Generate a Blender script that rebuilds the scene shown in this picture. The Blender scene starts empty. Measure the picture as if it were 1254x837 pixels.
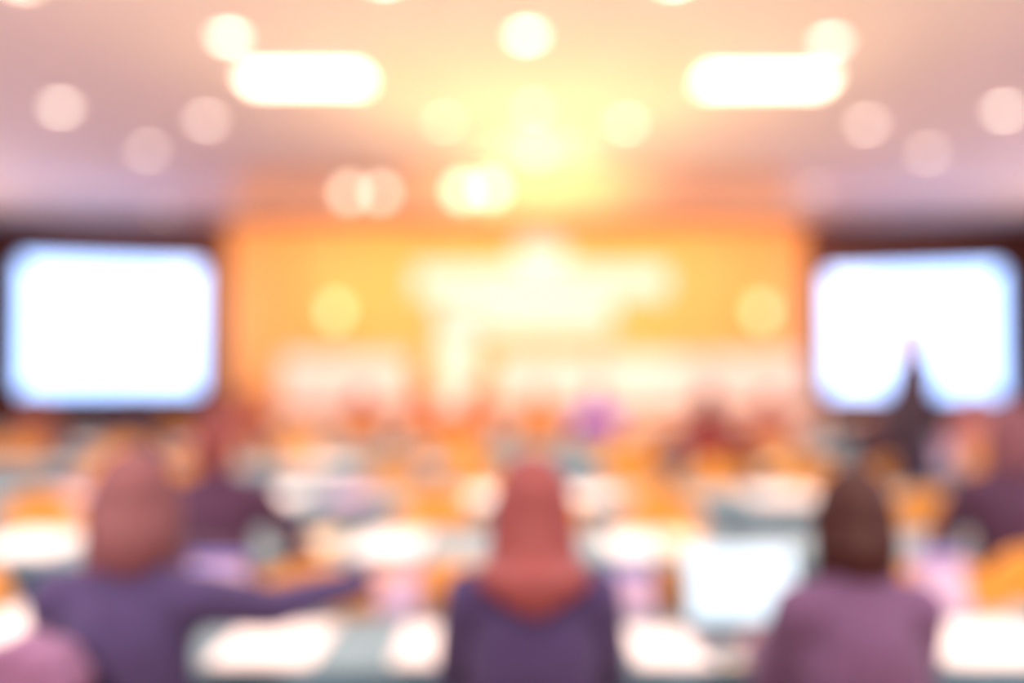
import bpy, bmesh, math, random
from mathutils import Vector, Matrix, Euler

random.seed(7)
S = bpy.context.scene
COL = S.collection
PI = math.pi

# ------------------------------------------------------------------ view / camera
S.view_settings.view_transform = 'Standard'
S.view_settings.look = 'None'
S.view_settings.exposure = 0.0
S.view_settings.gamma = 1.0
S.view_settings.use_curve_mapping = False
try:
    S.cycles.use_denoising = True
    S.cycles.max_bounces = 6
    S.cycles.diffuse_bounces = 4
    S.cycles.caustics_reflective = False
    S.cycles.caustics_refractive = False
    S.cycles.use_adaptive_sampling = False
    S.cycles.sample_clamp_indirect = 6.0
except Exception:
    pass

W, H, F = 1254.0, 837.0, 1100.0
CAMZ = 1.5
PITCH = math.atan((450 - 418.5) / F)
cd = bpy.data.cameras.new('camera')
cam = bpy.data.objects.new('camera', cd)
COL.objects.link(cam)
cam.location = (0, 0, CAMZ)
cam.rotation_euler = (PI / 2 + PITCH, 0, 0)
cd.sensor_width = 36.0
cd.lens = F / W * 36.0
cd.clip_start = 0.02
cd.dof.use_dof = True               # the photograph is defocused: the lens is focused close to the camera
cd.dof.focus_distance = 0.71
cd.dof.aperture_fstop = 0.76
S.camera = cam


def px_at(px, d):
    "world x of pixel column px at distance y=d"
    return (px - W / 2) / F * d


def z_at(py, d):
    t = math.atan((H / 2 - py) / F) + PITCH
    return CAMZ + d * math.tan(t)


def on_plane(px, py, z):
    t = math.atan((H / 2 - py) / F) + PITCH
    d = (z - CAMZ) / math.tan(t)
    return px_at(px, d), d


# ------------------------------------------------------------------ materials
def lin(c):
    r = []
    for v in c:
        v = v / 255.0
        r.append(v / 12.92 if v <= 0.04045 else ((v + 0.055) / 1.055) ** 2.4)
    return r


def mat(name, c, rough=0.7, var=0.08, scale=30.0, metal=0.0, bump=0.0, sheen=0.0):
    m = bpy.data.materials.new(name)
    m.use_nodes = True
    nt = m.node_tree
    b = nt.nodes['Principled BSDF']
    b.inputs['Roughness'].default_value = rough
    b.inputs['Metallic'].default_value = metal
    b.inputs['Specular IOR Level'].default_value = 0.25
    if sheen:
        b.inputs['Sheen Weight'].default_value = sheen
    tc = nt.nodes.new('ShaderNodeTexCoord')
    n = nt.nodes.new('ShaderNodeTexNoise')
    n.inputs['Scale'].default_value = scale
    n.inputs['Detail'].default_value = 4
    nt.links.new(tc.outputs['Object'], n.inputs['Vector'])
    r = nt.nodes.new('ShaderNodeValToRGB')
    L = lin(c)
    r.color_ramp.elements[0].position = 0.3
    r.color_ramp.elements[1].position = 0.7
    r.color_ramp.elements[0].color = [max(0, v * (1 - var)) for v in L] + [1]
    r.color_ramp.elements[1].color = [min(1, v * (1 + var)) for v in L] + [1]
    nt.links.new(n.outputs['Fac'], r.inputs['Fac'])
    nt.links.new(r.outputs['Color'], b.inputs['Base Color'])
    if bump:
        bp = nt.nodes.new('ShaderNodeBump')
        bp.inputs['Strength'].default_value = bump
        bp.inputs['Distance'].default_value = 0.01
        nt.links.new(n.outputs['Fac'], bp.inputs['Height'])
        nt.links.new(bp.outputs['Normal'], b.inputs['Normal'])
    return m


def wood(name, c1, c2, scale=3.0, rough=0.45):
    m = mat(name, c1, rough)
    nt = m.node_tree
    b = nt.nodes['Principled BSDF']
    for n in list(nt.nodes):
        if n.type in ('TEX_NOISE', 'VALTORGB', 'TEX_COORD'):
            nt.nodes.remove(n)
    tc = nt.nodes.new('ShaderNodeTexCoord')
    mp = nt.nodes.new('ShaderNodeMapping')
    mp.inputs['Scale'].default_value = (1, 1, 0.08)
    w = nt.nodes.new('ShaderNodeTexNoise')
    w.inputs['Scale'].default_value = scale * 6
    w.inputs['Detail'].default_value = 6
    r = nt.nodes.new('ShaderNodeValToRGB')
    r.color_ramp.elements[0].color = lin(c1) + [1]
    r.color_ramp.elements[1].color = lin(c2) + [1]
    nt.links.new(tc.outputs['Object'], mp.inputs['Vector'])
    nt.links.new(mp.outputs['Vector'], w.inputs['Vector'])
    nt.links.new(w.outputs['Fac'], r.inputs['Fac'])
    nt.links.new(r.outputs['Color'], b.inputs['Base Color'])
    return m


def emis(name, rgb, strength, base=0.8):
    m = bpy.data.materials.new(name)
    m.use_nodes = True
    nt = m.node_tree
    b = nt.nodes['Principled BSDF']
    b.inputs['Base Color'].default_value = (base, base, base, 1)
    b.inputs['Emission Color'].default_value = (*rgb, 1)
    b.inputs['Emission Strength'].default_value = strength
    return m


M = {}
M['ceiling'] = mat('ceiling_paint', (236, 224, 226), 0.9, 0.03, 2)
M['header'] = mat('header_paint', (235, 190, 160), 0.8, 0.04, 3)
M['carpet'] = mat('carpet', (120, 82, 96), 0.95, 0.35, 8, bump=0.4)
M['wallwood'] = wood('dark_wall_wood', (74, 38, 30), (104, 56, 40))
M['stagewood'] = wood('amber_stage_panelling', (232, 158, 88), (244, 182, 112), 2.0)
M['pilaster'] = wood('pilaster_wood', (90, 44, 34), (120, 62, 44))
M['sidewall'] = mat('side_wall_paint', (150, 100, 84), 0.85, 0.05, 3)
M['stageskirt'] = mat('stage_skirt', (240, 205, 185), 0.85, 0.06, 9)
M['stagefloor'] = wood('stage_boards', (150, 95, 60), (180, 120, 78))
M['cloth'] = mat('pale_teal_cloth', (122, 152, 160), 0.85, 0.05, 12, sheen=0.2)
M['teal'] = mat('shaded_teal_skirt', (78, 122, 148), 0.85, 0.12, 14)  # drop of the same tablecloth, its shade put into the colour
M['white_cloth'] = mat('white_cloth', (246, 232, 224), 0.85, 0.04, 12)
M['paper'] = mat('paper', (252, 248, 242), 0.8, 0.02, 40)
M['cream'] = mat('cream_paper', (250, 226, 186), 0.8, 0.03, 40)
M['lilac'] = mat('lilac_paper', (206, 182, 210), 0.8, 0.03, 40)
M['blue'] = mat('blue_fringe', (60, 96, 200), 0.6, 0.05, 40)  # lens colour fringe of the highlights, painted on as an edge
M['gold'] = mat('gold_chair_fabric', (228, 156, 62), 0.8, 0.14, 25, sheen=0.2)
M['chair_metal'] = mat('chair_metal', (170, 120, 60), 0.35, 0.05, 20, metal=0.8)
M['steel'] = mat('steel', (150, 150, 155), 0.35, 0.05, 20, metal=0.9)
M['dark'] = mat('dark_plastic', (40, 36, 44), 0.5, 0.1, 20)
M['frame'] = mat('screen_frame', (46, 34, 36), 0.6, 0.1, 20)
M['white_paint'] = mat('white_lacquer', (246, 236, 226), 0.5, 0.03, 10)
M['skin'] = mat('skin', (222, 164, 136), 0.6, 0.06, 20)
M['shoe'] = mat('shoe_leather', (40, 30, 32), 0.5, 0.1, 20)
M['trousers'] = mat('dark_trousers', (52, 46, 66), 0.9, 0.1, 30)
M['screen'] = emis('projected_slide', (0.27, 0.52, 1.0), 4.0)
M['sign'] = emis('backlit_acrylic', (1.0, 0.80, 0.80), 0.45, 0.5)
M['trough'] = emis('linear_lamp', (1.0, 0.86, 0.62), 7.0)
M['laptop_screen'] = emis('laptop_display', (0.72, 0.88, 1.0), 1.5, 0.05)
M['sconce'] = emis('wall_lamp_glass', (1.0, 0.7, 0.3), 2.2)
M['stage_lamp'] = emis('stage_lamp_lens', (1.0, 0.82, 0.6), 3.6)
M['down3'] = emis('downlight_bright', (1.0, 0.84, 0.66), 9.0)
M['down2'] = emis('downlight_mid', (1.0, 0.80, 0.66), 7.5)
M['down1'] = emis('downlight_dim', (1.0, 0.76, 0.56), 5.5)


# ------------------------------------------------------------------ mesh helpers
def bm_box(bm, c, s, bev=0.0, rot=None):
    t = bmesh.new()
    bmesh.ops.create_cube(t, size=1.0)
    bmesh.ops.scale(t, vec=s, verts=t.verts)
    if bev > 0:
        bmesh.ops.bevel(t, geom=t.edges[:], offset=bev, segments=2, affect='EDGES', profile=0.5)
    mt = Matrix.Translation(c) @ (rot.to_matrix().to_4x4() if rot else Matrix())
    bmesh.ops.transform(t, matrix=mt, verts=t.verts)
    merge(bm, t)


def merge(bm, t):
    me = bpy.data.meshes.new('tmp')
    t.to_mesh(me)
    t.free()
    bm.from_mesh(me)
    bpy.data.meshes.remove(me)


def bm_lathe(bm, prof, c=(0, 0, 0), seg=32, mtx=None):
    "prof: list of (r, z); closed with caps where r == 0"
    t = bmesh.new()
    rings = []
    for r, z in prof:
        if r <= 1e-6:
            rings.append([t.verts.new((0, 0, z))])
        else:
            rings.append([t.verts.new((r * math.cos(2 * PI * k / seg), r * math.sin(2 * PI * k / seg), z)) for k in range(seg)])
    for a, b in zip(rings, rings[1:]):
        for k in range(seg):
            k2 = (k + 1) % seg
            if len(a) == 1 and len(b) == 1:
                continue
            if len(a) == 1:
                t.faces.new((a[0], b[k2], b[k]))
            elif len(b) == 1:
                t.faces.new((a[k], a[k2], b[0]))
            else:
                t.faces.new((a[k], a[k2], b[k2], b[k]))
    mt = Matrix.Translation(c)
    if mtx:
        mt = mt @ mtx
    bmesh.ops.transform(t, matrix=mt, verts=t.verts)
    merge(bm, t)


def bm_cap(bm, p, q, r1, r2, seg=14, n=4):
    "tapered capsule from p to q"
    p, q = Vector(p), Vector(q)
    d = q - p
    L = d.length
    if L < 1e-5:
        d = Vector((0, 0, 1))
        L = 0
    prof = []
    for i in range(n + 1):
        a = -PI / 2 + (PI / 2) * i / n
        prof.append((r1 * math.cos(a) if i else 0, r1 * math.sin(a)))
    for i in range(n + 1):
        a = (PI / 2) * i / n
        prof.append((r2 * math.cos(a) if i < n else 0, L + r2 * math.sin(a)))
    m = d.normalized().to_track_quat('Z', 'Y').to_matrix().to_4x4()
    bm_lathe(bm, prof, p, seg, m)


def bm_ell(bm, c, r, rot=None, seg=20):
    t = bmesh.new()
    bmesh.ops.create_uvsphere(t, u_segments=seg, v_segments=seg // 2 + 2, radius=1)
    mt = Matrix.Translation(c)
    if rot:
        mt = mt @ rot.to_matrix().to_4x4()
    mt = mt @ Matrix.Diagonal((r[0], r[1], r[2], 1))
    bmesh.ops.transform(t, matrix=mt, verts=t.verts)
    merge(bm, t)


def bm_prism(bm, pts, y0, y1):
    "outline pts (x,z) extruded from y0 to y1"
    a = [bm.verts.new((x, y0, z)) for x, z in pts]
    b = [bm.verts.new((x, y1, z)) for x, z in pts]
    n = len(pts)
    bm.faces.new(a)
    bm.faces.new(list(reversed(b)))
    for k in range(n):
        k2 = (k + 1) % n
        bm.faces.new((a[k2], a[k], b[k], b[k2]))


def obj(name, bm, m, parent=None, smooth=True, angle=0.7):
    bmesh.ops.recalc_face_normals(bm, faces=bm.faces[:])
    me = bpy.data.meshes.new(name)
    bm.to_mesh(me)
    bm.free()
    me.materials.append(m)
    if smooth:
        for p in me.polygons:
            p.use_smooth = True
        try:
            me.set_sharp_from_angle(angle=angle)
        except Exception:
            pass
    o = bpy.data.objects.new(name, me)
    COL.objects.link(o)
    if parent:
        o.parent = parent
    return o


def thing(name, label, cat, loc=(0, 0, 0), rotz=0.0, group=None):
    o = bpy.data.objects.new(name, None)
    COL.objects.link(o)
    o.empty_display_size = 0.1
    o.location = loc
    o.rotation_euler = (0, 0, rotz)
    tag(o, label, cat, group)
    return o


def tag(o, label, cat, group=None):
    o['label'] = label
    o['category'] = cat
    if group:
        o['group'] = group
    elif 'group' in o:
        del o['group']
    return o


def struct(name, bm, m, label=None, smooth=False):
    o = obj(name, bm, m, None, smooth)
    o['kind'] = 'structure'
    if label:
        o['label'] = label
    return o


def dup(root, loc, rotz, label, group=None):
    r = root.copy()
    COL.objects.link(r)
    r.location = loc
    r.rotation_euler = (0, 0, rotz)
    r['label'] = label
    if group:
        r['group'] = group
    for ch in list(root.children):
        c = ch.copy()
        COL.objects.link(c)
        c.parent = r
        for g in list(ch.children):
            d = g.copy()
            COL.objects.link(d)
            d.parent = c
    return r


def remeshed(name, bm, m, parent, voxel, smooth_it=4):
    "union of the overlapping shapes as ONE continuous surface"
    me = bpy.data.meshes.new('src')
    bm.to_mesh(me)
    bm.free()
    t = bpy.data.objects.new('src', me)
    COL.objects.link(t)
    md = t.modifiers.new('r', 'REMESH')
    md.mode = 'VOXEL'
    md.voxel_size = voxel
    sm = t.modifiers.new('s', 'SMOOTH')
    sm.factor = 0.5
    sm.iterations = smooth_it
    dg = bpy.context.evaluated_depsgraph_get()
    dg.update()
    ev = t.evaluated_get(dg)
    out = bpy.data.meshes.new_from_object(ev)
    bpy.data.objects.remove(t)
    bpy.data.meshes.remove(me)
    out.name = name
    out.materials.clear()
    out.materials.append(m)
    for p in out.polygons:
        p.use_smooth = True
    o = bpy.data.objects.new(name, out)
    COL.objects.link(o)
    o.parent = parent
    return o


# ------------------------------------------------------------------ room shell
CZ = 4.05          # ceiling height
YB = 15.5          # stage wall
XW = 9.6           # side walls
YR = -3.2          # wall behind the camera

bm = bmesh.new()
bm_box(bm, (0, (YB + YR) / 2, -0.05), (2 * XW + 0.4, YB - YR + 0.4, 0.1))
struct('floor', bm, M['carpet'])
bm = bmesh.new()
bm_box(bm, (0, (YB + YR) / 2, CZ + 0.05), (2 * XW + 0.4, YB - YR + 0.4, 0.1))
struct('ceiling', bm, M['ceiling'])
for nm, x in (('wall_left', -XW - 0.05), ('wall_right', XW + 0.05)):
    bm = bmesh.new()
    bm_box(bm, (x, (YB + YR) / 2, CZ / 2), (0.1, YB - YR + 0.2, CZ))
    struct(nm, bm, M['sidewall'])
bm = bmesh.new()
bm_box(bm, (0, YR - 0.05, CZ / 2), (2 * XW, 0.1, CZ))
struct('wall_rear', bm, M['sidewall'])
bm = bmesh.new()
bm_box(bm, (0, YB + 0.05, CZ / 2), (2 * XW, 0.1, CZ))
# vertical board grooves on the dark timber of the stage wall
for k in range(-11, 12):
    bm_box(bm, (k * 0.83, YB - 0.006, CZ / 2), (0.78, 0.02, CZ - 0.02), 0.006)
struct('wall_stage', bm, M['wallwood'])
# amber panelled bay behind the stage
bm = bmesh.new()
PX0, PX1 = px_at(278, 15.4), px_at(986, 15.4)
n = 9
wdt = (PX1 - PX0) / n
for k in range(n):
    bm_box(bm, (PX0 + wdt * (k + 0.5), YB - 0.06, 1.86), (wdt - 0.012, 0.09, 3.7), 0.012)
struct('trim_1', bm, M['stagewood'])
bm = bmesh.new()
for x in (PX0 - 0.16, PX1 + 0.16):
    bm_box(bm, (x, YB - 0.1, CZ / 2), (0.28, 0.18, CZ - 0.01), 0.02)
    bm_box(bm, (x, YB - 0.1, 0.15), (0.36, 0.2, 0.3), 0.02)
struct('trim_2', bm, M['pilaster'])
bm = bmesh.new()
bm_box(bm, ((PX0 + PX1) / 2, YB - 0.1, 3.84), (PX1 - PX0, 0.16, 0.24), 0.03)
struct('trim_3', bm, M['stagewood'])
# header over the front of the stage, added ribs imitating light streaks
bm = bmesh.new()
HX0, HX1 = px_at(286, 11.6), px_at(968, 11.6)
bm_box(bm, ((HX0 + HX1) / 2, 11.7, 3.79), (HX1 - HX0, 0.2, 0.52), 0.02)
for px in (312, 342, 384, 700, 760, 852, 884, 922):
    bm_box(bm, (px_at(px, 11.6), 11.58, 3.8), (0.14, 0.06, 0.44), 0.02)
struct('trim_4', bm, M['header'])
for nm, x in (('baseboard_left', -XW + 0.015), ('baseboard_right', XW - 0.015)):
    bm = bmesh.new()
    bm_box(bm, (x, (YB + YR) / 2, 0.07), (0.03, YB - YR - 0.1, 0.14), 0.008)
    struct(nm, bm, M['pilaster'])

# stage platform
SX0, SX1, SY0, SY1, SZ = px_at(318, 11.9), px_at(1012, 11.9), 11.85, 15.3, 0.95
st = thing('stage_platform', 'raised stage platform with pale pleated skirt below the amber wall', 'stage', ((SX0 + SX1) / 2, (SY0 + SY1) / 2, 0))
bm = bmesh.new()
bm_box(bm, (0, 0, SZ - 0.04), (SX1 - SX0, SY1 - SY0, 0.08), 0.01)
obj('deck', bm, M['stagefloor'], st, False)
bm = bmesh.new()
hx, hy = (SX1 - SX0) / 2 - 0.02, (SY1 - SY0) / 2 - 0.02


def pleats(bm, pts, z0, z1, amp=0.015, step=0.05, thick=0.004):
    "pleated cloth hanging along a polyline"
    P = []
    for a, b in zip(pts, pts[1:]):
        a, b = Vector(a), Vector(b)
        L = (b - a).length
        nn = max(2, int(L / step))
        nrm = Vector(((b - a).y, -(b - a).x)).normalized()
        for k in range(nn):
            f = k / nn
            o = amp * (1 if k % 2 else -1) * (0 if k == 0 else 1)
            P.append(a + (b - a) * f + nrm * o)
    P.append(Vector(pts[-1]))
    lo = [bm.verts.new((p.x, p.y, z0)) for p in P]
    hi = [bm.verts.new((p.x, p.y, z1)) for p in P]
    for k in range(len(P) - 1):
        bm.faces.new((lo[k], lo[k + 1], hi[k + 1], hi[k]))


pleats(bm, [(-hx, hy), (-hx, -hy), (hx, -hy), (hx, hy)], 0.005, SZ - 0.085, 0.012, 0.06)
obj('stage_skirt', bm, M['stageskirt'], st, True, 2.0)

# ------------------------------------------------------------------ projection screens
def projection_screen(x0, x1, d0, d1, zt, zb, label):
    cx, cy = (x0 + x1) / 2, (d0 + d1) / 2
    w = math.hypot(x1 - x0, d1 - d0)
    rz = math.atan2(d1 - d0, x1 - x0)
    h = zt - zb
    t = thing('projection_screen', label, 'screen', (cx, cy, 0), rz, 'projection screens beside the stage')
    bm = bmesh.new()
    bm_box(bm, (0, 0, (zt + zb) / 2), (w, 0.012, h))
    obj('screen_surface', bm, M['screen'], t, False)
    bm = bmesh.new()
    for sx in (-1, 1):
        bm_box(bm, (sx * (w / 2 + 0.03), 0, (zt + zb) / 2), (0.06, 0.05, h + 0.12), 0.008)
    for z in (zt + 0.03, zb - 0.03):
        bm_box(bm, (0, 0, z), (w, 0.05, 0.06), 0.008)
    obj('screen_frame', bm, M['frame'], t)
    for sx in (-1, 1):
        bm = bmesh.new()
        bm_cap(bm, (sx * (w / 2 - 0.3), 0.06, 0.03), (sx * (w / 2 - 0.3), 0.06, zb + 0.3), 0.025, 0.025)
        bm_box(bm, (sx * (w / 2 - 0.3), 0.06, 0.02), (0.08, 0.7, 0.04), 0.01)
        obj('leg', bm, M['frame'], t)
    return t


projection_screen(px_at(25, 13.6), px_at(245, 14.5), 13.6, 14.5, z_at(322, 14.0), z_at(479, 14.0),
                  'large glowing projection screen left of the stage, its slide plain white')
projection_screen(px_at(1014, 14.5), px_at(1227, 13.6), 14.5, 13.6, z_at(332, 14.0), z_at(483, 14.0),
                  'large glowing projection screen right of the stage, behind the standing person')

# ------------------------------------------------------------------ lit sign on the amber wall
sg = thing('stage_sign', 'backlit cream title boards with oval plaque on the amber stage wall', 'sign', (px_at(662, 15.3), 15.36, 0))
def sign_board(name, x0, x1, y0, y1):
    cx = px_at(662, 15.3)
    a, b = px_at(x0, 15.3) - cx, px_at(x1, 15.3) - cx
    za, zb = z_at(y1, 15.3), z_at(y0, 15.3)
    bm = bmesh.new()
    bm_box(bm, ((a + b) / 2, 0, (za + zb) / 2), (b - a, 0.05, zb - za), 0.02)
    return obj(name, bm, M['sign'], sg)
sign_board('title_board', 506, 820, 326, 364)
sign_board('subtitle_board', 536, 752, 370, 408)
bm = bmesh.new()
prof = [(0, 0.03), (0.30, 0.03), (0.36, 0.05), (0.42, 0.03), (0.44, 0.0), (0.42, -0.02), (0, -0.02)]
bm_lathe(bm, prof, (0.0, 0, z_at(310, 15.3)), 40, Matrix.Rotation(PI / 2, 4, 'X') @ Matrix.Diagonal((1.1, 0.62, 1, 1)))
obj('oval_plaque', bm, M['sign'], sg)

def wall_lamp(px, py, label):
    d = 15.3
    t = thing('wall_lamp', label, 'lamp', (px_at(px, d), 15.39, z_at(py, d)), 0, 'sconces on the amber wall')
    bm = bmesh.new()
    bm_box(bm, (0, -0.02, 0), (0.12, 0.03, 0.2), 0.01)
    bm_cap(bm, (0, -0.03, -0.05), (0, -0.12, -0.05), 0.015, 0.015)
    obj('bracket', bm, M['chair_metal'], t)
    bm = bmesh.new()
    bm_lathe(bm, [(0, -0.14), (0.07, -0.13), (0.11, 0.0), (0.14, 0.15), (0.135, 0.15), (0.1, 0.0), (0.06, -0.11), (0, -0.12)], (0, -0.2, 0.03))
    obj('glass_shade', bm, M['sconce'], t)
wall_lamp(412, 386, 'glowing amber wall lamp left of the title boards')
wall_lamp(930, 386, 'glowing amber wall lamp right of the title boards')


# ------------------------------------------------------------------ ceiling lights
LAMPS = []
def downlight(px, py, key, label, r=0.085):
    x, d = on_plane(px, py, CZ - 0.012)
    t = thing('downlight', label, 'ceiling light', (x, d, CZ), 0, 'recessed ceiling downlights')
    bm = bmesh.new()
    bm_lathe(bm, [(r, -0.002), (r + 0.03, -0.002), (r + 0.03, -0.008), (r + 0.02, -0.014), (r + 0.004, -0.014), (r, -0.002)], seg=28)
    obj('trim_ring', bm, M['white_paint'], t)
    bm = bmesh.new()
    bm_lathe(bm, [(0, -0.011), (r * 0.7, -0.010), (r, -0.006), (r, -0.003), (0, -0.003)], seg=28)
    obj('lamp', bm, M[key], t)
    LAMPS.append((x, d))
    return t
for a in [
    (277, 46, 'down3', 'bright round downlight above the left end of the left linear lamp'),
    (70, 132, 'down3', 'bright round downlight nearest the left edge of the ceiling'),
    (178, 185, 'down2', 'round downlight above the middle of the left screen'),
    (250, 148, 'down2', 'round downlight just below the left end of the left linear lamp'),
    (645, 44, 'down3', 'brightest round downlight in the middle of the ceiling near the top'),
    (653, 134, 'down1', 'round downlight in the ceiling glow, second down the middle line'),
    (658, 188, 'down1', 'dim round downlight lowest on the middle line of the ceiling'),
    (543, 150, 'down1', 'dim round downlight right of the left linear lamp'),
    (768, 152, 'down2', 'round downlight left of the right linear lamp'),
    (1021, 52, 'down2', 'round downlight above the right end of the right linear lamp'),
    (1065, 153, 'down2', 'round downlight below the right end of the right linear lamp'),
    (1139, 188, 'down2', 'round downlight above the middle of the right screen'),
    (1234, 136, 'down3', 'bright round downlight nearest the right edge of the ceiling'),
    (1001, 234, 'down1', 'dim round downlight over the right end of the stage header'),
    (196, 258, 'down1', 'very dim round downlight just over the left screen'),
    (468, -26, 'down3', 'round downlight cut by the top edge, left of the middle'),
    (828, -24, 'down3', 'round downlight cut by the top edge, right of the middle'),
    (20, -20, 'down1', 'dim round downlight at the top left corner'),
]:
    downlight(*a)

def linear_lamp(x0, x1, py, label):
    z = CZ - 0.1
    xa, d = on_plane(x0, py, z)
    xb, d = on_plane(x1, py, z)
    t = thing('linear_lamp', label, 'ceiling light', ((xa + xb) / 2, d, CZ), 0, 'linear ceiling lamps')
    L = xb - xa
    bm = bmesh.new()
    bm_box(bm, (0, 0, -0.036), (L + 0.04, 0.36, 0.068), 0.012)
    obj('housing', bm, M['white_paint'], t)
    bm = bmesh.new()
    bm_box(bm, (0, 0, -0.09), (L, 0.32, 0.036), 0.014)
    obj('diffuser', bm, M['trough'], t)
    for sx in (-1, 1):
        bm = bmesh.new()
        bm_box(bm, (sx * (L / 2 + 0.012), 0, -0.09), (0.022, 0.35, 0.05), 0.006)
        obj('end_cap', bm, M['white_paint'], t)
linear_lamp(302, 446, 99, 'long glowing white linear lamp on the ceiling left of the middle')
linear_lamp(862, 1014, 101, 'long glowing white linear lamp on the ceiling right of the middle')

def stage_lamp(px, py, label, k=1.0):
    d = 11.35
    z = z_at(py, d)
    t = thing('stage_lamp', label, 'stage light', (px_at(px, d), d, z), 0, 'stage lamps on the header')
    bm = bmesh.new()
    mt = Matrix.Rotation(PI / 2 + 0.25, 4, 'X')
    bm_lathe(bm, [(0, -0.16), (0.06 * k, -0.15), (0.075 * k, -0.1), (0.1 * k, 0.05), (0.1 * k, 0.08), (0.092 * k, 0.08), (0.09 * k, 0.05), (0, 0.05)], (0, 0, 0), 24, mt)
    obj('housing', bm, M['white_paint'], t)
    bm = bmesh.new()
    bm_lathe(bm, [(0, 0.068), (0.06 * k, 0.065), (0.088 * k, 0.056), (0.088 * k, 0.052), (0, 0.052)], (0, 0, 0), 24, mt)
    obj('lens', bm, M['stage_lamp'], t)
    bm = bmesh.new()
    top = 4.05 - z
    bm_box(bm, (0, 0.02, 0.13 * k + 0.01), (0.24 * k, 0.03, 0.012), 0.003)
    for sx in (-1, 1):
        bm_box(bm, (sx * 0.115 * k, 0.02, 0.065 * k), (0.012, 0.03, 0.13 * k), 0.003)
    bm_cap(bm, (0, 0.02, 0.13 * k), (0, 0.02, top - 0.012), 0.01, 0.01, 10)
    obj('yoke', bm, M['steel'], t)
stage_lamp(428, 236, 'stage lamp hanging in front of the header, leftmost of the lit lamps')
stage_lamp(466, 236, 'stage lamp hanging in front of the header, second lit lamp from left')
stage_lamp(566, 234, 'stage lamp hanging in front of the header, left one of the close pair', 1.25)
stage_lamp(600, 232, 'stage lamp hanging in front of the header, right one of the close pair', 1.25)

# ------------------------------------------------------------------ furniture
def make_chair(label, top=0.90):
    t = thing('banquet_chair', label, 'chair', (0, 0, 0), 0, 'gold banquet chairs')
    bm = bmesh.new()
    bm_box(bm, (0, 0.0, 0.425), (0.42, 0.42, 0.07), 0.025)
    obj('seat', bm, M['gold'], t)
    bm = bmesh.new()
    pts = [(-0.19, 0.5), (0.19, 0.5)]
    for k in range(13):
        a = PI * k / 12
        pts.append((0.205 * math.cos(a), top - 0.16 + 0.16 * max(0.0, math.sin(a)) ** 0.8))
    bm_prism(bm, pts, -0.245, -0.205)
    bmesh.ops.bevel(bm, geom=[e for e in bm.edges if len(e.link_faces) == 2 and e.calc_face_angle(0) > 0.9], offset=0.01, segments=2, affect='EDGES')
    obj('backrest', bm, M['gold'], t)
    for sx in (-1, 1):
        bm = bmesh.new()
        bm_cap(bm, (sx * 0.18, 0.18, 0.014), (sx * 0.18, 0.17, 0.385), 0.012, 0.014, 10)
        obj('leg', bm, M['chair_metal'], t)
        bm = bmesh.new()
        bm_cap(bm, (sx * 0.18, -0.24, 0.014), (sx * 0.18, -0.2, 0.40), 0.012, 0.014, 10)
        bm_cap(bm, (sx * 0.18, -0.2, 0.40), (sx * 0.185, -0.225, 0.55), 0.014, 0.012, 10)
        obj('leg', bm, M['chair_metal'], t)
    return t
CHAIRS = {}
def place_chair(x, y, rz, label):
    top = 0.84 if y < 2.1 else 0.90          # the nearest row has the lower backs
    if top not in CHAIRS:
        c = CHAIRS[top] = make_chair(label, top)
        c.location = (x, y, 0)
        c.rotation_euler = (0, 0, rz)
        return c
    return dup(CHAIRS[top], (x, y, 0), rz, label)

TW, TD, TZ = 1.84, 0.62, 0.745
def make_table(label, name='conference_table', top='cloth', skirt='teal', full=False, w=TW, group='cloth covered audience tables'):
    t = thing(name, label, 'table', (0, 0, 0), 0, group)
    bm = bmesh.new()
    bm_box(bm, (0, 0, TZ - 0.012), (w, TD, 0.024), 0.008)
    obj('top_cloth', bm, M[top], t)
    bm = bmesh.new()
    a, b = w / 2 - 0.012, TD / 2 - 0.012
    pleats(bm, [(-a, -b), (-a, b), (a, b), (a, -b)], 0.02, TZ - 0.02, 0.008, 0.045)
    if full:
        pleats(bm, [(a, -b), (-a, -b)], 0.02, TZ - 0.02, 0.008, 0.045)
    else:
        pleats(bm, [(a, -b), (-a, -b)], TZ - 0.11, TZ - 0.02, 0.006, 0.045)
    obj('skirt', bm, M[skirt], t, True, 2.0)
    for sx in (-1, 1):
        for sy in (-1, 1):
            bm = bmesh.new()
            bm_cap(bm, (sx * (w / 2 - 0.08), sy * (TD / 2 - 0.07), 0.014), (sx * (w / 2 - 0.08), sy * (TD / 2 - 0.07), TZ - 0.03), 0.014, 0.014, 10)
            obj('leg', bm, M['steel'], t)
    return t
TABLE = None
def place_table(x, y, label):
    global TABLE
    if TABLE is None:
        TABLE = make_table(label)
        TABLE.location = (x, y, 0)
        return
    dup(TABLE, (x, y, 0), 0, label)

ROWS = [2.58, 3.88, 5.3, 6.9, 8.45, 9.95]    # table centre lines
RN = ['nearest row', 'second row', 'third row', 'fourth row', 'fifth row', 'row nearest the stage']
CNT = [3, 3, 5, 5, 5, 7]
def pos_name(i, n):
    if n == 3:
        return ['left', 'middle', 'right'][i]
    if n == 5:
        return ['far left', 'left of centre', 'middle', 'right of centre', 'far right'][i]
    return ['far left', 'second from left', 'third from left', 'middle', 'third from right', 'second from right', 'far right'][i]
for r, (y, n) in enumerate(zip(ROWS, CNT)):
    for i in range(n):
        x = (i - (n - 1) / 2) * 1.88
        place_table(x + 0.04, y, 'teal skirted conference table, %s one of the %s' % (pos_name(i, n), RN[r]))

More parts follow.
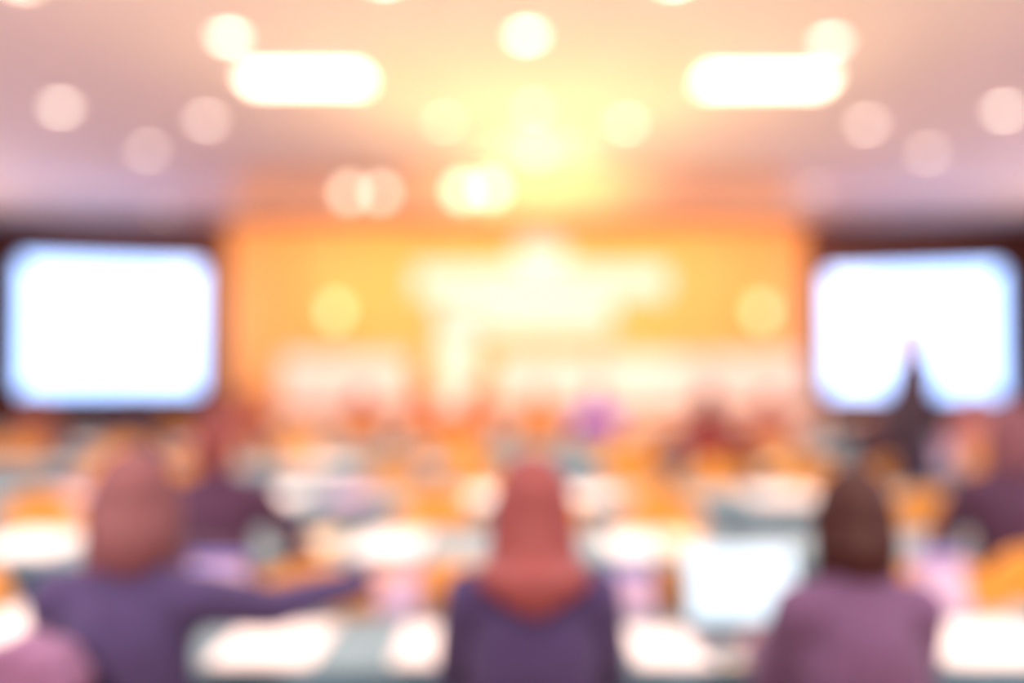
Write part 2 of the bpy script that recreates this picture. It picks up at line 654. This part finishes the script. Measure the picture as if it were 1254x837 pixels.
# head table on the stage
def head_table(x0, x1, label):
    t = make_table(label, 'head_table', 'white_cloth', 'white_cloth', True, x1 - x0, 'white head tables on the stage')
    t.location = ((x0 + x1) / 2, 12.75, SZ)
head_table(px_at(344, 12.5), px_at(498, 12.5), 'white skirted head table on the stage, left of the white lectern')
head_table(px_at(606, 12.5), px_at(730, 12.5), 'white skirted head table on the stage, just right of the white lectern')
head_table(px_at(734, 12.5), px_at(858, 12.5), 'white skirted head table on the stage, second from the right end')
head_table(px_at(862, 12.5), px_at(986, 12.5), 'white skirted head table on the stage, rightmost one')
# lectern
lc = thing('lectern', 'white lectern with slanted top on the stage left of centre', 'lectern', (px_at(560, 12.3), 12.3, SZ))
bm = bmesh.new()
bm_box(bm, (0, 0, 0.03), (0.56, 0.46, 0.06), 0.012)
obj('base', bm, M['white_paint'], lc)
bm = bmesh.new()
bm_prism(bm, [(-0.2, 0.06), (0.2, 0.06), (0.26, 1.06), (-0.26, 1.06)], -0.16, 0.16)
obj('column', bm, M['white_paint'], lc, False)
bm = bmesh.new()
bm_box(bm, (0, 0.0, 1.12), (0.64, 0.46, 0.04), 0.01, Euler((-0.25, 0, 0)))
obj('slanted_top', bm, M['white_paint'], lc)
bm = bmesh.new()
bm_cap(bm, (0.12, 0.05, 1.13), (0.1, 0.02, 1.38), 0.006, 0.005, 8)
bm_cap(bm, (0.1, 0.02, 1.38), (0.09, 0.08, 1.42), 0.014, 0.016, 10)
obj('microphone', bm, M['dark'], lc)

# papers, cards, laptop ------------------------------------------------------
def sheet_bm(w, h, curl=0.006, t=0.004):
    bm = bmesh.new()
    nx, ny = 8, 8
    g = [[bm.verts.new(((i / nx - 0.5) * w, (j / ny - 0.5) * h, 0.001 + curl * (2 * i / nx - 1) ** 4 * (j / ny))) for i in range(nx + 1)] for j in range(ny + 1)]
    u = [[bm.verts.new((v.co.x, v.co.y, v.co.z + t)) for v in row] for row in g]
    for j in range(ny):
        for i in range(nx):
            bm.faces.new((g[j][i], g[j + 1][i], g[j + 1][i + 1], g[j][i + 1]))
            bm.faces.new((u[j][i], u[j][i + 1], u[j + 1][i + 1], u[j + 1][i]))
    for i in range(nx):
        bm.faces.new((g[0][i], g[0][i + 1], u[0][i + 1], u[0][i]))
        bm.faces.new((g[ny][i + 1], g[ny][i], u[ny][i], u[ny][i + 1]))
    for j in range(ny):
        bm.faces.new((g[j + 1][0], g[j][0], u[j][0], u[j + 1][0]))
        bm.faces.new((g[j][nx], g[j + 1][nx], u[j + 1][nx], u[j][nx]))
    return bm

def papers(px, row, w, label, key='paper', dy=0.0, h=0.42, rz=0.0):
    y = ROWS[row] + dy
    o = obj('paper_sheets', sheet_bm(w, h), M[key])
    o.location = (px_at(px, y), y, TZ + 0.0005)
    o.rotation_euler = (0, 0, rz)
    tag(o, label, 'paper', 'papers on the audience tables')
    return o

def add_glint_card(px, row, label, key='paper', dy=-0.05, w=0.2, h=0.13):  # card added in place of a bright glass or cup highlight
    y = ROWS[row] + dy
    t = thing('glint_card', label, 'card', (px_at(px, y), y, TZ), 0, 'stand-in glint cards on the audience tables')
    bm = bmesh.new()
    bm_box(bm, (0, -0.025, h / 2 + 0.002), (w, 0.003, h), 0, Euler((-0.36, 0, 0)))
    bm_box(bm, (0, 0.025, h / 2 + 0.002), (w, 0.003, h), 0, Euler((0.36, 0, 0)))
    obj('card', bm, M[key], t, False)
    bm = bmesh.new()
    bm_box(bm, (0.0, -0.0275, h / 2 + 0.002), (w, 0.003, 0.02), 0, Euler((-0.36, 0, 0)))
    bm2 = bm
    bmesh.ops.translate(bm2, vec=(0, 0.018, h * 0.4), verts=bm2.verts)
    obj('fringe_stripe', bm2, M['blue'], t, False)  # painted stripe imitating the blue rim of the highlight
    return t

papers(340, 0, 0.27, 'white paper sheets on the near table, right of the reaching person', 'paper', -0.12, 0.36)
papers(525, 0, 0.16, 'white paper sheets on the near table, close left of the red haired woman', 'paper', -0.12, 0.34)
papers(815, 0, 0.20, 'white paper sheets on the near table, close right of the red haired woman', 'paper', -0.14, 0.32)
papers(905, 0, 0.12, 'cream paper sheet on the near table, in front of the open laptop', 'cream', -0.18, 0.22)
papers(1195, 0, 0.34, 'wide white paper sheets on the near table at the bottom right corner', 'paper', -0.1, 0.38)
papers(28, 0, 0.2, 'white paper sheets on the near table at the left edge', 'paper', 0.05, 0.38)
papers(48, 1, 0.34, 'white paper sheets at the left edge on the second table row', 'paper', -0.02, 0.46)
papers(385, 1, 0.22, 'cream paper sheet on the second table row, above the reaching arm', 'cream', 0.0, 0.42)
papers(480, 1, 0.28, 'white paper sheets on the second table row, left of the red haired woman', 'paper', -0.02, 0.46)
papers(770, 1, 0.2, 'white paper sheets on the second table row, close right of the red haired woman', 'paper', -0.02, 0.46)
papers(835, 1, 0.16, 'cream paper sheet on the second table row, above the open laptop', 'cream', 0.0, 0.46)
papers(335, 2, 0.38, 'white paper sheets on the third table row, right of the plum jacket person', 'paper', -0.02, 0.5)
papers(430, 2, 0.26, 'lilac paper sheet on the third table row, left of centre', 'lilac', -0.04, 0.46)
papers(600, 2, 0.24, 'white paper sheets on the third table row, beside the red haired head', 'paper', -0.02, 0.46)
papers(720, 2, 0.3, 'white paper sheets on the third table row, right of the red haired head', 'paper', -0.02, 0.46)
papers(955, 2, 0.4, 'white paper sheets on the third table row, above the open laptop', 'paper', -0.02, 0.46)
papers(80, 2, 0.34, 'lilac paper sheet on the third table row near the left edge', 'lilac', 0.0, 0.46)
papers(222, 3, 0.5, 'white paper sheets on the fourth table row, behind the left foreground head', 'paper', 0.0, 0.5)
papers(395, 3, 0.4, 'white paper sheets on the fourth table row, left of centre', 'paper', 0.0, 0.5)
papers(505, 3, 0.3, 'lilac paper sheet on the fourth table row, near the middle', 'lilac', 0.0, 0.5)
papers(925, 3, 0.5, 'cream paper sheet on the fourth table row, right of the maroon person', 'cream', 0.0, 0.5)
papers(90, 4, 0.6, 'white paper sheets on the fifth table row under the left screen', 'paper', 0.0, 0.5)
papers(215, 4, 0.4, 'lilac paper sheet on the fifth table row under the left screen', 'lilac', 0.0, 0.5)
papers(1190, 4, 0.6, 'white paper sheets on the fifth table row under the right screen', 'paper', 0.0, 0.5)
add_glint_card(270, 0, 'lilac card standing in for a blue fringed glint on the near table, beside the left foreground head', 'lilac', 0.24, 0.17, 0.17)
add_glint_card(1145, 0, 'lilac card standing in for a blue fringed glint on the near table, right of the dark haired head', 'lilac', 0.22, 0.15, 0.19)
add_glint_card(1140, 3, 'white card standing in for a blue fringed glint behind the right foreground head', 'lilac', -0.15, 0.3, 0.2)
add_glint_card(492, 0, 'lilac card standing in for a blue fringed glint on the near table, just past the outstretched hand', 'lilac', 0.2, 0.13, 0.15)
add_glint_card(775, 0, 'lilac card standing in for a blue fringed glint on the near table beside the laptop', 'lilac', 0.2, 0.13, 0.15)

# laptop
lx, ly = px_at(922, 2.47), 2.47
lp = thing('laptop', 'open laptop with bright bluish screen on the near table', 'laptop', (lx, ly, TZ), 0.02)
bm = bmesh.new()
bm_box(bm, (0, -0.02, 0.009), (0.33, 0.23, 0.016), 0.004)
obj('base', bm, M['steel'], lp)
bm = bmesh.new()
for r in range(4):
    for c in range(11):
        bm_box(bm, ((c - 5) * 0.026, -0.02 + (r - 1) * 0.026 + 0.02, 0.019), (0.021, 0.021, 0.004))
obj('keyboard', bm, M['dark'], lp, False)
tilt = Euler((-0.30, 0, 0))
lid_c = Vector((0, 0.10, 0.017)) + tilt.to_matrix() @ Vector((0, 0, 0.115))
bm = bmesh.new()
bm_box(bm, lid_c + tilt.to_matrix() @ Vector((0, 0.004, 0)), (0.33, 0.008, 0.23), 0.003, tilt)
obj('lid', bm, M['steel'], lp)
bm = bmesh.new()
bm_box(bm, lid_c + tilt.to_matrix() @ Vector((0, -0.0015, 0.003)), (0.312, 0.003, 0.205), 0, tilt)
obj('display', bm, M['laptop_screen'], lp, False)

# ------------------------------------------------------------------ people
def mixm(name, c, rough=0.9, var=0.1, scale=30, sheen=0.15):
    if name not in M:
        M[name] = mat(name, c, rough, var, scale, sheen=sheen)
    return M[name]

def hand(bm, wrist, d, up, side, s=1.0, curl=0.5, fr=0.0095):
    "palm, four unequal bent fingers and a thumb leaving the side of the palm"
    d = Vector(d).normalized()
    up = Vector(up)
    up = (up - d * up.dot(d)).normalized()
    lat = d.cross(up) * side            # towards the thumb
    wrist = Vector(wrist)
    pc = wrist + d * 0.045 * s
    R = Matrix((lat * side, d, up)).transposed().to_euler()
    bm_ell(bm, pc, (0.041 * s, 0.05 * s, 0.017 * s), R, 14)
    for k, L in enumerate((0.07, 0.078, 0.073, 0.056)):
        b = wrist + d * (0.082 * s) + lat * (0.029 - 0.0195 * k) * s
        d1 = (d + lat * (0.10 - 0.07 * k) - up * curl * 0.35).normalized()
        k1 = b + d1 * L * 0.52 * s
        d2 = (d1 - up * curl * 0.9).normalized()
        k2 = k1 + d2 * L * 0.48 * s
        bm_cap(bm, b - d * 0.02 * s, k1, fr * s, fr * 0.92 * s, 10, 3)
        bm_cap(bm, k1, k2, fr * 0.92 * s, fr * 0.8 * s, 10, 3)
    t0 = wrist + d * 0.028 * s + lat * 0.03 * s
    t1 = t0 + (d * 0.6 + lat * 0.75 - up * 0.2).normalized() * 0.038 * s
    t2 = t1 + (d * 0.95 + lat * 0.2 - up * 0.3).normalized() * 0.03 * s
    bm_cap(bm, t0, t1, fr * 1.3 * s, fr * 1.1 * s, 10, 3)
    bm_cap(bm, t1, t2, fr * 1.1 * s, fr * 0.9 * s, 10, 3)

def person(x, y, rz, label, hair_c, top_c, hair='short', arms=None, shw=1.0, standing=False, turn=0.0, nod=0.0, lift=0.0, vox=0.007,
           lean=0.0, trousers='trousers', skin='skin', hs=1.0, group='seated audience members'):
    """seated figure facing +y, origin on the floor under the seat centre.
    arms: {side: (elbow, wrist, hand_dir, hand_up)} side -1 left, +1 right"""
    t = thing('person', label, 'person', (x, y, 0), rz, group)
    hz = lift
    SW = 0.158 * shw
    UZ = 0.40 if standing else 0.0       # the upper body of a standing figure is carried higher
    A = {}
    for s in (-1, 1):
        A[s] = ((s * 0.20 * shw, 0.06, 0.80 + hz), (s * 0.12, 0.30, 0.792), (-s * 0.25, 1, -0.02), (0, 0, 1))
    if arms:
        A.update(arms)
    sh = {s: Vector((s * SW, -0.05 + lean * 0.9, 1.005 + hz + UZ)) for s in (-1, 1)}
    neck = Vector((0, -0.045 + lean, 1.055 + hz + UZ))
    hd = Vector((0, -0.02 + lean * 1.25 + 0.01, 1.18 + hz + UZ))
    Rh = Euler((-nod, 0, turn), 'XYZ')
    Rm = Rh.to_matrix()
    hp = lambda v: hd + Rm @ (Vector(v) * hs)
    # ---- continuous body
    bm = bmesh.new()
    torso = [((0, -0.05, 0.56 + UZ), (0.155 * shw, 0.115, 0.10)),
             ((0, -0.055 + lean * 0.3, 0.72 + hz * 0.5 + UZ), (0.12 * shw, 0.092, 0.16)),
             ((0, -0.055 + lean * 0.7, 0.90 + hz + UZ), (0.138 * shw, 0.10, 0.15))]
    def torso_to(bm, g):
        for c, r in torso:
            bm_ell(bm, c, (r[0] + g, r[1] + g, r[2] + g))
        for s in (-1, 1):
            bm_cap(bm, (s * 0.045, -0.05, 0.60 + UZ), (s * 0.04, -0.055 + lean * 0.6, 0.88 + hz + UZ), 0.082 + g, 0.09 + g)
        bm_cap(bm, sh[-1] + Vector((0.02, 0, 0)), sh[1] - Vector((0.02, 0, 0)), 0.048 + g, 0.048 + g)
        for s in (-1, 1):
            bm_cap(bm, sh[s] + Vector((-s * 0.035, 0, 0.012)), neck + Vector((s * 0.015, 0, -0.005)), 0.036 + g, 0.04 + g)
    torso_to(bm, 0)
    def arm_to(bm, g, s, cuff=0.0):
        e, w = Vector(A[s][0]), Vector(A[s][1])
        bm_cap(bm, sh[s], e, 0.046 + g, 0.037 + g)
        w2 = e + (w - e) * (1 - cuff)
        bm_cap(bm, e, w2, 0.037 + g, 0.025 + g)
    for s in (-1, 1):
        arm_to(bm, 0, s)
        hand(bm, A[s][1], A[s][2], A[s][3], s * -1, 1.0, 0.45)
    def legs_to(bm, g):
        for s in (-1, 1):
            if standing:
                bm_cap(bm, (s * 0.085, -0.05, 0.94), (s * 0.09, -0.03, 0.52), 0.082 + g, 0.056 + g)
                bm_cap(bm, (s * 0.09, -0.03, 0.52), (s * 0.095, -0.06, 0.11), 0.056 + g, 0.036 + g)
                continue
            bm_cap(bm, (s * 0.09, -0.04, 0.555), (s * 0.11, 0.36, 0.53), 0.078 + g, 0.056 + g)
            bm_cap(bm, (s * 0.11, 0.37, 0.53), (s * 0.11, 0.33, 0.11), 0.055 + g, 0.036 + g)
    legs_to(bm, 0)
    FY = -0.39 if standing else 0.0
    for s in (-1, 1):
        bm_cap(bm, (s * 0.11, 0.33 + FY, 0.06), (s * 0.12, 0.48 + FY, 0.04), 0.034, 0.028)
    bm_cap(bm, neck + Vector((0, 0, -0.03)), hp((0, -0.02, -0.03)), 0.052, 0.05)
    bm_ell(bm, hp((0, -0.012, 0.02)), (0.074 * hs, 0.09 * hs, 0.1 * hs), Rh)
    bm_ell(bm, hp((0, 0.018, -0.05)), (0.056 * hs, 0.066 * hs, 0.066 * hs), Rh)
    bm_cap(bm, hp((0, 0.074, 0.012)), hp((0, 0.1, -0.022)), 0.010, 0.014)          # nose
    bm_ell(bm, hp((0, 0.074, -0.062)), (0.026, 0.014, 0.009), Rh, 12)              # lips
    bm_ell(bm, hp((0, 0.066, -0.098)), (0.022, 0.018, 0.016), Rh, 12)              # chin
    for s in (-1, 1):
        bm_ell(bm, hp((s * 0.031, 0.068, 0.008)), (0.016, 0.013, 0.011), Rh, 12)   # eyes
        bm_cap(bm, hp((s * 0.014, 0.076, 0.03)), hp((s * 0.05, 0.062, 0.03)), 0.009, 0.007)  # brows
        bm_ell(bm, hp((s * 0.076, -0.008, -0.008)), (0.012, 0.024, 0.034), Rh, 12)  # ears
    remeshed('body', bm, M[skin], t, vox, 2)
    # ---- clothing
    g = 0.014
    bm = bmesh.new()
    torso_to(bm, g)
    for s in (-1, 1):
        arm_to(bm, g, s, 0.1)
    bm_cap(bm, neck + Vector((0, -0.005, -0.01)), neck + Vector((0, 0.0, 0.02)), 0.066, 0.062)   # collar
    remeshed('jacket', bm, mixm('cloth_%d_%d_%d' % top_c, top_c), t, 0.011, 5)
    bm = bmesh.new()
    legs_to(bm, 0.012)
    bm_ell(bm, (0, -0.05, 0.555 + UZ), (0.16 * shw, 0.12, 0.085))
    remeshed('trousers', bm, M[trousers], t, 0.014, 4)
    for s in (-1, 1):
        bm = bmesh.new()
        bm_cap(bm, (s * 0.11, 0.315 + FY, 0.05), (s * 0.12, 0.50 + FY, 0.042), 0.048, 0.04)
        bmesh.ops.scale(bm, vec=(1, 1, 1), verts=bm.verts)
        for v in bm.verts:
            v.co.z = max(v.co.z, 0.003)
        obj('shoe', bm, M['shoe'], t)
    # ---- hair
    bm = bmesh.new()
    bm_ell(bm, hp((0, -0.026, 0.034)), (0.081 * hs, 0.086 * hs, 0.097 * hs), Rh)
    if hair == 'short':
        bm_ell(bm, hp((0, -0.05, -0.02)), (0.074 * hs, 0.06 * hs, 0.085 * hs), Rh)
    elif hair == 'bob':
        bm_ell(bm, hp((0, -0.045, -0.035)), (0.083 * hs, 0.064 * hs, 0.10 * hs), Rh)
        for s in (-1, 1):
            bm_cap(bm, hp((s * 0.07, -0.02, 0.02)), hp((s * 0.072, -0.01, -0.11)), 0.026, 0.022)
    elif hair == 'long':
        bm_ell(bm, hp((0, -0.05, -0.03)), (0.080, 0.06, 0.11), Rh)
        for k in range(11):
            f = (k - 5) / 5.0
            c = 1 - f * f
            p0 = hp((f * 0.055, -0.045 - c * 0.03, 0.04))
            p1 = hp((f * 0.072, -0.06 - c * 0.04, -0.10))
            p2 = Vector((f * 0.092, -0.13 - c * 0.055 + lean, 1.06 + hz + UZ))
            p3 = Vector((f * 0.085 + 0.004 * (k % 2), -0.15 - c * 0.04 + lean, 1.005 + hz + UZ + 0.035 * abs(f) + 0.01 * (k % 2)))
            bm_cap(bm, p0, p1, 0.03, 0.03)
            bm_cap(bm, p1, p2, 0.03, 0.028)
            bm_cap(bm, p2, p3, 0.028, 0.018)
    elif hair == 'bun':
        bm_ell(bm, hp((0, -0.045, -0.015)), (0.076 * hs, 0.06 * hs, 0.085 * hs), Rh)
        bm_ell(bm, hp((0, -0.115, 0.07)), (0.042, 0.04, 0.042), Rh)
    key = 'hair_%d_%d_%d' % hair_c
    if key not in M:                      # fine vertical strands
        M[key] = wood(key, [v * 0.8 for v in hair_c], [min(255, v * 1.18) for v in hair_c], 14.0, 0.5)
    hm = M[key]
    remeshed('hair', bm, hm, t, 0.009, 3)
    return t

UPA = (0, 0, 1)
# nearest row -----------------------------------------------------------
RA = 2.0
def sh_(lab):
    return ' '.join(lab.split()[:11])


def seat(px, d, label):
    "gold chair at pixel column px; returns its x"
    x = px_at(px, d)
    place_chair(x, d, 0, label)
    return x
x = seat(168, 1.98, 'gold banquet chair under the reaching person in the nearest row')
person(x, 1.99, 0, 'person in navy jacket with brown bob, right arm reaching over the near table',
       (120, 78, 82), (72, 63, 106), 'bob', {1: ((0.28, 0.08, 0.95), (0.47, 0.24, 0.975), (0.8, 0.5, 0.1), UPA)}, 0.95, turn=0.25, nod=0.25, hs=1.08)
x = seat(652, 2.0, 'gold banquet chair under the red haired woman in the nearest row')
person(x, 2.01, 0, 'woman with long reddish hair and navy purple jacket at the near table',
       (132, 70, 70), (70, 60, 104), 'long', None, 0.86, lift=0.0)
x = seat(1040, 2.0, 'gold banquet chair under the dark haired person in the nearest row')
person(x, 2.01, 0, 'person with dark brown bob and mauve jacket seated right of the laptop',
       (60, 32, 30), (106, 80, 116), 'bob', None, 0.8, turn=0.05, nod=0.15, lift=-0.03)
# coat over an empty chair in the lower left corner
def draped_coat(cx, cy, H, m, label, hw=0.17):
    bm = bmesh.new()
    for k in range(9):
        f = (k - 4) / 4.0
        zt = H - 0.05 * f * f + 0.008 * math.sin(k * 2.1)
        bm_cap(bm, (cx + f * (hw + 0.005), cy - 0.285, 0.62 + 0.02 * math.sin(k)), (cx + f * (hw - 0.01), cy - 0.275, zt - 0.03), 0.022, 0.026, 12)
        bm_cap(bm, (cx + f * (hw - 0.01), cy - 0.275, zt - 0.03), (cx + f * (hw - 0.01), cy - 0.19, zt - 0.03), 0.026, 0.026, 12)
        bm_cap(bm, (cx + f * (hw - 0.01), cy - 0.19, zt - 0.03), (cx + f * hw, cy - 0.178, 0.70), 0.022, 0.018, 12)
    co = remeshed('draped_coat', bm, m, None, 0.009, 5)
    return tag(co, label, 'coat')
draped_coat(px_at(168, 1.98) - 0.115, 1.98, 0.985, mixm('mauve_coat', (140, 104, 140)), 'mauve shawl hung over the left corner of the reaching person\'s chair back', 0.10)

# second row ---------------------------------------------------------------
x = seat(270, 3.22, 'gold banquet chair under the plum jacket person in the second row')
person(x, 3.23, 0, 'person in dark plum jacket with auburn hair in the second row at left',
       (120, 60, 58), (74, 48, 74), 'short', {1: ((0.3, 0.1, 0.78), (0.22, 0.33, 0.792), (0, 1, 0), UPA)}, 0.95, turn=-0.2, nod=0.1, lift=0.04)
x = seat(1232, 3.25, 'gold banquet chair under the big dark plum person at the right edge')
person(x, 3.26, 0, 'person in dark plum top with mauve brown hair at the right edge',
       (112, 72, 82), (72, 48, 72), 'bob', None, 1.05, turn=0.15, nod=0.05, lift=0.06, hs=1.08)
draped_coat(px_at(270, 3.22), 3.22, 0.93, mixm('plum_coat', (70, 46, 72)), 'dark plum coat hung over the chair back behind the plum jacket person')
seat(402, 3.0, 'empty gold banquet chair just beyond the reaching hand in the second row')
seat(560, 3.02, 'empty gold banquet chair in the second row, left behind the red haired woman')
seat(832, 3.02, 'empty gold banquet chair in the second row, left behind the laptop')
seat(1108, 3.06, 'empty gold banquet chair in the second row, beyond the dark haired head')
seat(-10, 3.1, 'empty gold banquet chair in the second row, cut by the left edge')

# third row ----------------------------------------------------------------
for px, w_ in ((80, 'near the left edge'), (215, 'behind the left foreground head'), (538, 'left of the red haired head'),
               (664, 'hidden behind the red haired head'), (800, 'right of the red haired head'), (1108, 'beyond the right foreground head'),
               (1235, 'behind the big plum person')):
    seat(px, 4.62, 'empty gold banquet chair in the third row, ' + w_)
# fourth row ---------------------------------------------------------------
x = seat(866, 6.2, 'gold banquet chair under the maroon person in the fourth row')
person(x, 6.21, 0, 'person in maroon jacket with elbows spread wide in the fourth row',
       (88, 34, 36), (122, 44, 44), 'bob', {1: ((0.36, 0.12, 0.82), (0.16, 0.30, 0.82), (-0.3, 1, 0), UPA), -1: ((-0.36, 0.12, 0.82), (-0.16, 0.30, 0.82), (0.3, 1, 0), UPA)}, 1.1, vox=0.009, lift=0.05)
x = seat(1082, 6.24, 'gold banquet chair under the seated person beside the standing one')
person(x, 6.25, 0, 'person in dark plum jacket with black hair seated just beyond the standing person',
       (50, 34, 42), (66, 42, 58), 'short', None, 1.05, vox=0.009)
person(px_at(1110, 5.79), 5.79, PI / 2, 'person in dark clothes standing sideways before the right screen, forearms held forward',
       (46, 34, 42), (58, 42, 56), 'short', {1: ((0.19, 0.02, 1.20), (0.12, 0.24, 1.16), (-0.2, 1, 0.1), UPA), -1: ((-0.19, 0.02, 1.20), (-0.12, 0.26, 1.18), (0.2, 1, 0.1), UPA)},
       0.95, standing=True, lift=0.10, vox=0.008, group='standing people')
for px, w_ in ((150, 'behind the left foreground head'), (250, 'second from left'), (490, 'left of the middle'), (585, 'close to the middle'),
               (770, 'left of the maroon person'), (975, 'between the maroon person and the arm raiser'), (1190, 'right of the arm raiser')):
    seat(px, 6.22, 'empty gold banquet chair in the fourth row, ' + w_)
# fifth row ----------------------------------------------------------------
FR = [
    (45, 'person in brown top with dark hair under the left screen corner', (92, 54, 50), (140, 84, 70), 'short'),
    (165, 'person in black jacket with black hair under the middle of the left screen', (44, 34, 42), (56, 44, 62), 'short'),
    (284, 'person in rust jacket with auburn hair left of the stage', (120, 58, 50), (152, 82, 72), 'bob'),
    (940, 'person in dusty brown jacket right of the maroon person, further back', (132, 76, 66), (176, 112, 100), 'short'),
    (1192, 'person in dusty pink top under the right half of the right screen', (150, 96, 96), (206, 140, 140), 'bob'),
]
for px, lab, hc, tc_, st_ in FR:
    x = seat(px, 7.76, 'gold banquet chair under the ' + sh_(lab))
    person(x, 7.77, 0, lab, hc, tc_, st_, vox=0.010)
for px, w_ in ((4, 'cut by the left edge'), (370, 'left of the middle'), (560, 'close to the middle'), (760, 'behind the purple shirt'),):
    seat(px, 7.76, 'empty gold banquet chair in the fifth row, ' + w_)
# row nearest the stage ------------------------------------------------------
FR = [
    (310, 'person in rust top at the left end of the row nearest the stage', (130, 60, 50), (166, 92, 76), 'short'),
    (444, 'person with dark auburn hair before the left head table', (128, 52, 44), (190, 110, 80), 'bob'),
    (520, 'person with ginger hair before the white lectern', (170, 86, 58), (200, 120, 96), 'short'),
    (578, 'person with brown hair just right of the white lectern', (160, 74, 48), (206, 120, 90), 'bun'),
    (660, 'person in orange top with ginger hair in the middle of the front row', (214, 130, 80), (222, 132, 64), 'long'),
    (730, 'person in bright purple shirt in the front row right of the middle', (190, 110, 96), (96, 62, 232), 'short'),
]
for px, lab, hc, tc_, st_ in FR:
    x = seat(px, 9.24, 'gold banquet chair under the ' + sh_(lab))
    person(x, 9.25, 0, lab, hc, tc_, st_, vox=0.010)
for px, w_ in ((222, 'left of the rust top person'), (376, 'left of the dark auburn person'), (800, 'right of the purple shirt'),):
    seat(px, 9.24, 'empty gold banquet chair in the row nearest the stage, ' + w_)

# ------------------------------------------------------------------ lights
def spot(name, loc, tgt, power, color, deg=110, blend=0.8):
    l = bpy.data.lights.new(name, 'SPOT')
    l.energy = power
    l.color = color
    l.spot_size = math.radians(deg)
    l.spot_blend = blend
    l.shadow_soft_size = 0.0
    o = bpy.data.objects.new(name, l)
    COL.objects.link(o)
    o.location = loc
    o.rotation_euler = (Vector(tgt) - Vector(loc)).to_track_quat('-Z', 'Y').to_euler()
    return o
KEY = 165
for i, (x, d) in enumerate(LAMPS):
    spot('downlight_beam', (x, d, CZ - 0.03), (x, d, 0), KEY * (0.55 if d > 6.9 else 1.0), (1.0, 0.76, 0.66) if d > 6 else (1.0, 0.84, 0.80), 120, 0.9)
for x in (-4.5, -1.6, 1.6, 4.5):              # the same downlights continue above and behind the camera
    for d in (4.6, 2.6, 0.6):
        spot('downlight_beam', (x, d, CZ - 0.03), (x, d, 0), KEY, (1.0, 0.84, 0.80), 120, 0.9)
# unseen fill spots added near the side and rear walls to brighten the ceiling
for sx in (-1, 1):
    for d in (2.0, 6.0, 9.5, 12.8):
        spot('ceiling_fill', (sx * 9.2, d, 2.7), (sx * 5.5, d, CZ), (450 if d < 12 else 230), (1.0, 0.78, 0.82) if d < 12 else (1.0, 0.70, 0.58), 150, 1.0)
for x in (-5, -1.7, 1.7, 5):
    spot('ceiling_fill', (x, -1.5, 2.2), (x * 0.9, 4.0, CZ), 680, (1.0, 0.75, 0.66), 130, 1.0)
# unseen golden spots added to imitate a flare glow on the middle ceiling
for x in (-0.3, 0.3, 0.9):
    spot('ceiling_glow', (x, 11.2, 0.4), (x * 2, 9.4, CZ), 190, (1.0, 0.64, 0.20), 100, 1.0)
spot('ceiling_glow', (0.3, 11.2, 0.4), (0.2, 6.6, CZ), 950, (1.0, 0.70, 0.18), 78, 1.0)
# unseen golden spot added to carry the glow onto the header
spot('header_glow_fill', (0.3, 9.2, 3.3), (0.3, 11.6, 3.85), 420, (1.0, 0.70, 0.28), 80, 1.0)
# warm washes on the amber bay
for x in (-3.6, -1.2, 1.4, 3.9):
    spot('stage_wash', (x, 12.1, 3.75), (x, 15.4, 2.4), 370, (1.0, 0.68, 0.36), 95, 0.9)
# front wash on the head table and stage skirt
for x in (-2.2, 0.4, 3.0):
    spot('stage_front_wash', (x, 9.0, 3.95), (x, 12.5, 1.2), 390, (1.0, 0.76, 0.62), 70, 0.9)

w = bpy.data.worlds.new('world')
S.world = w
w.use_nodes = True
w.node_tree.nodes['Background'].inputs[0].default_value = (0.5, 0.4, 0.5, 1)
w.node_tree.nodes['Background'].inputs[1].default_value = 0.1
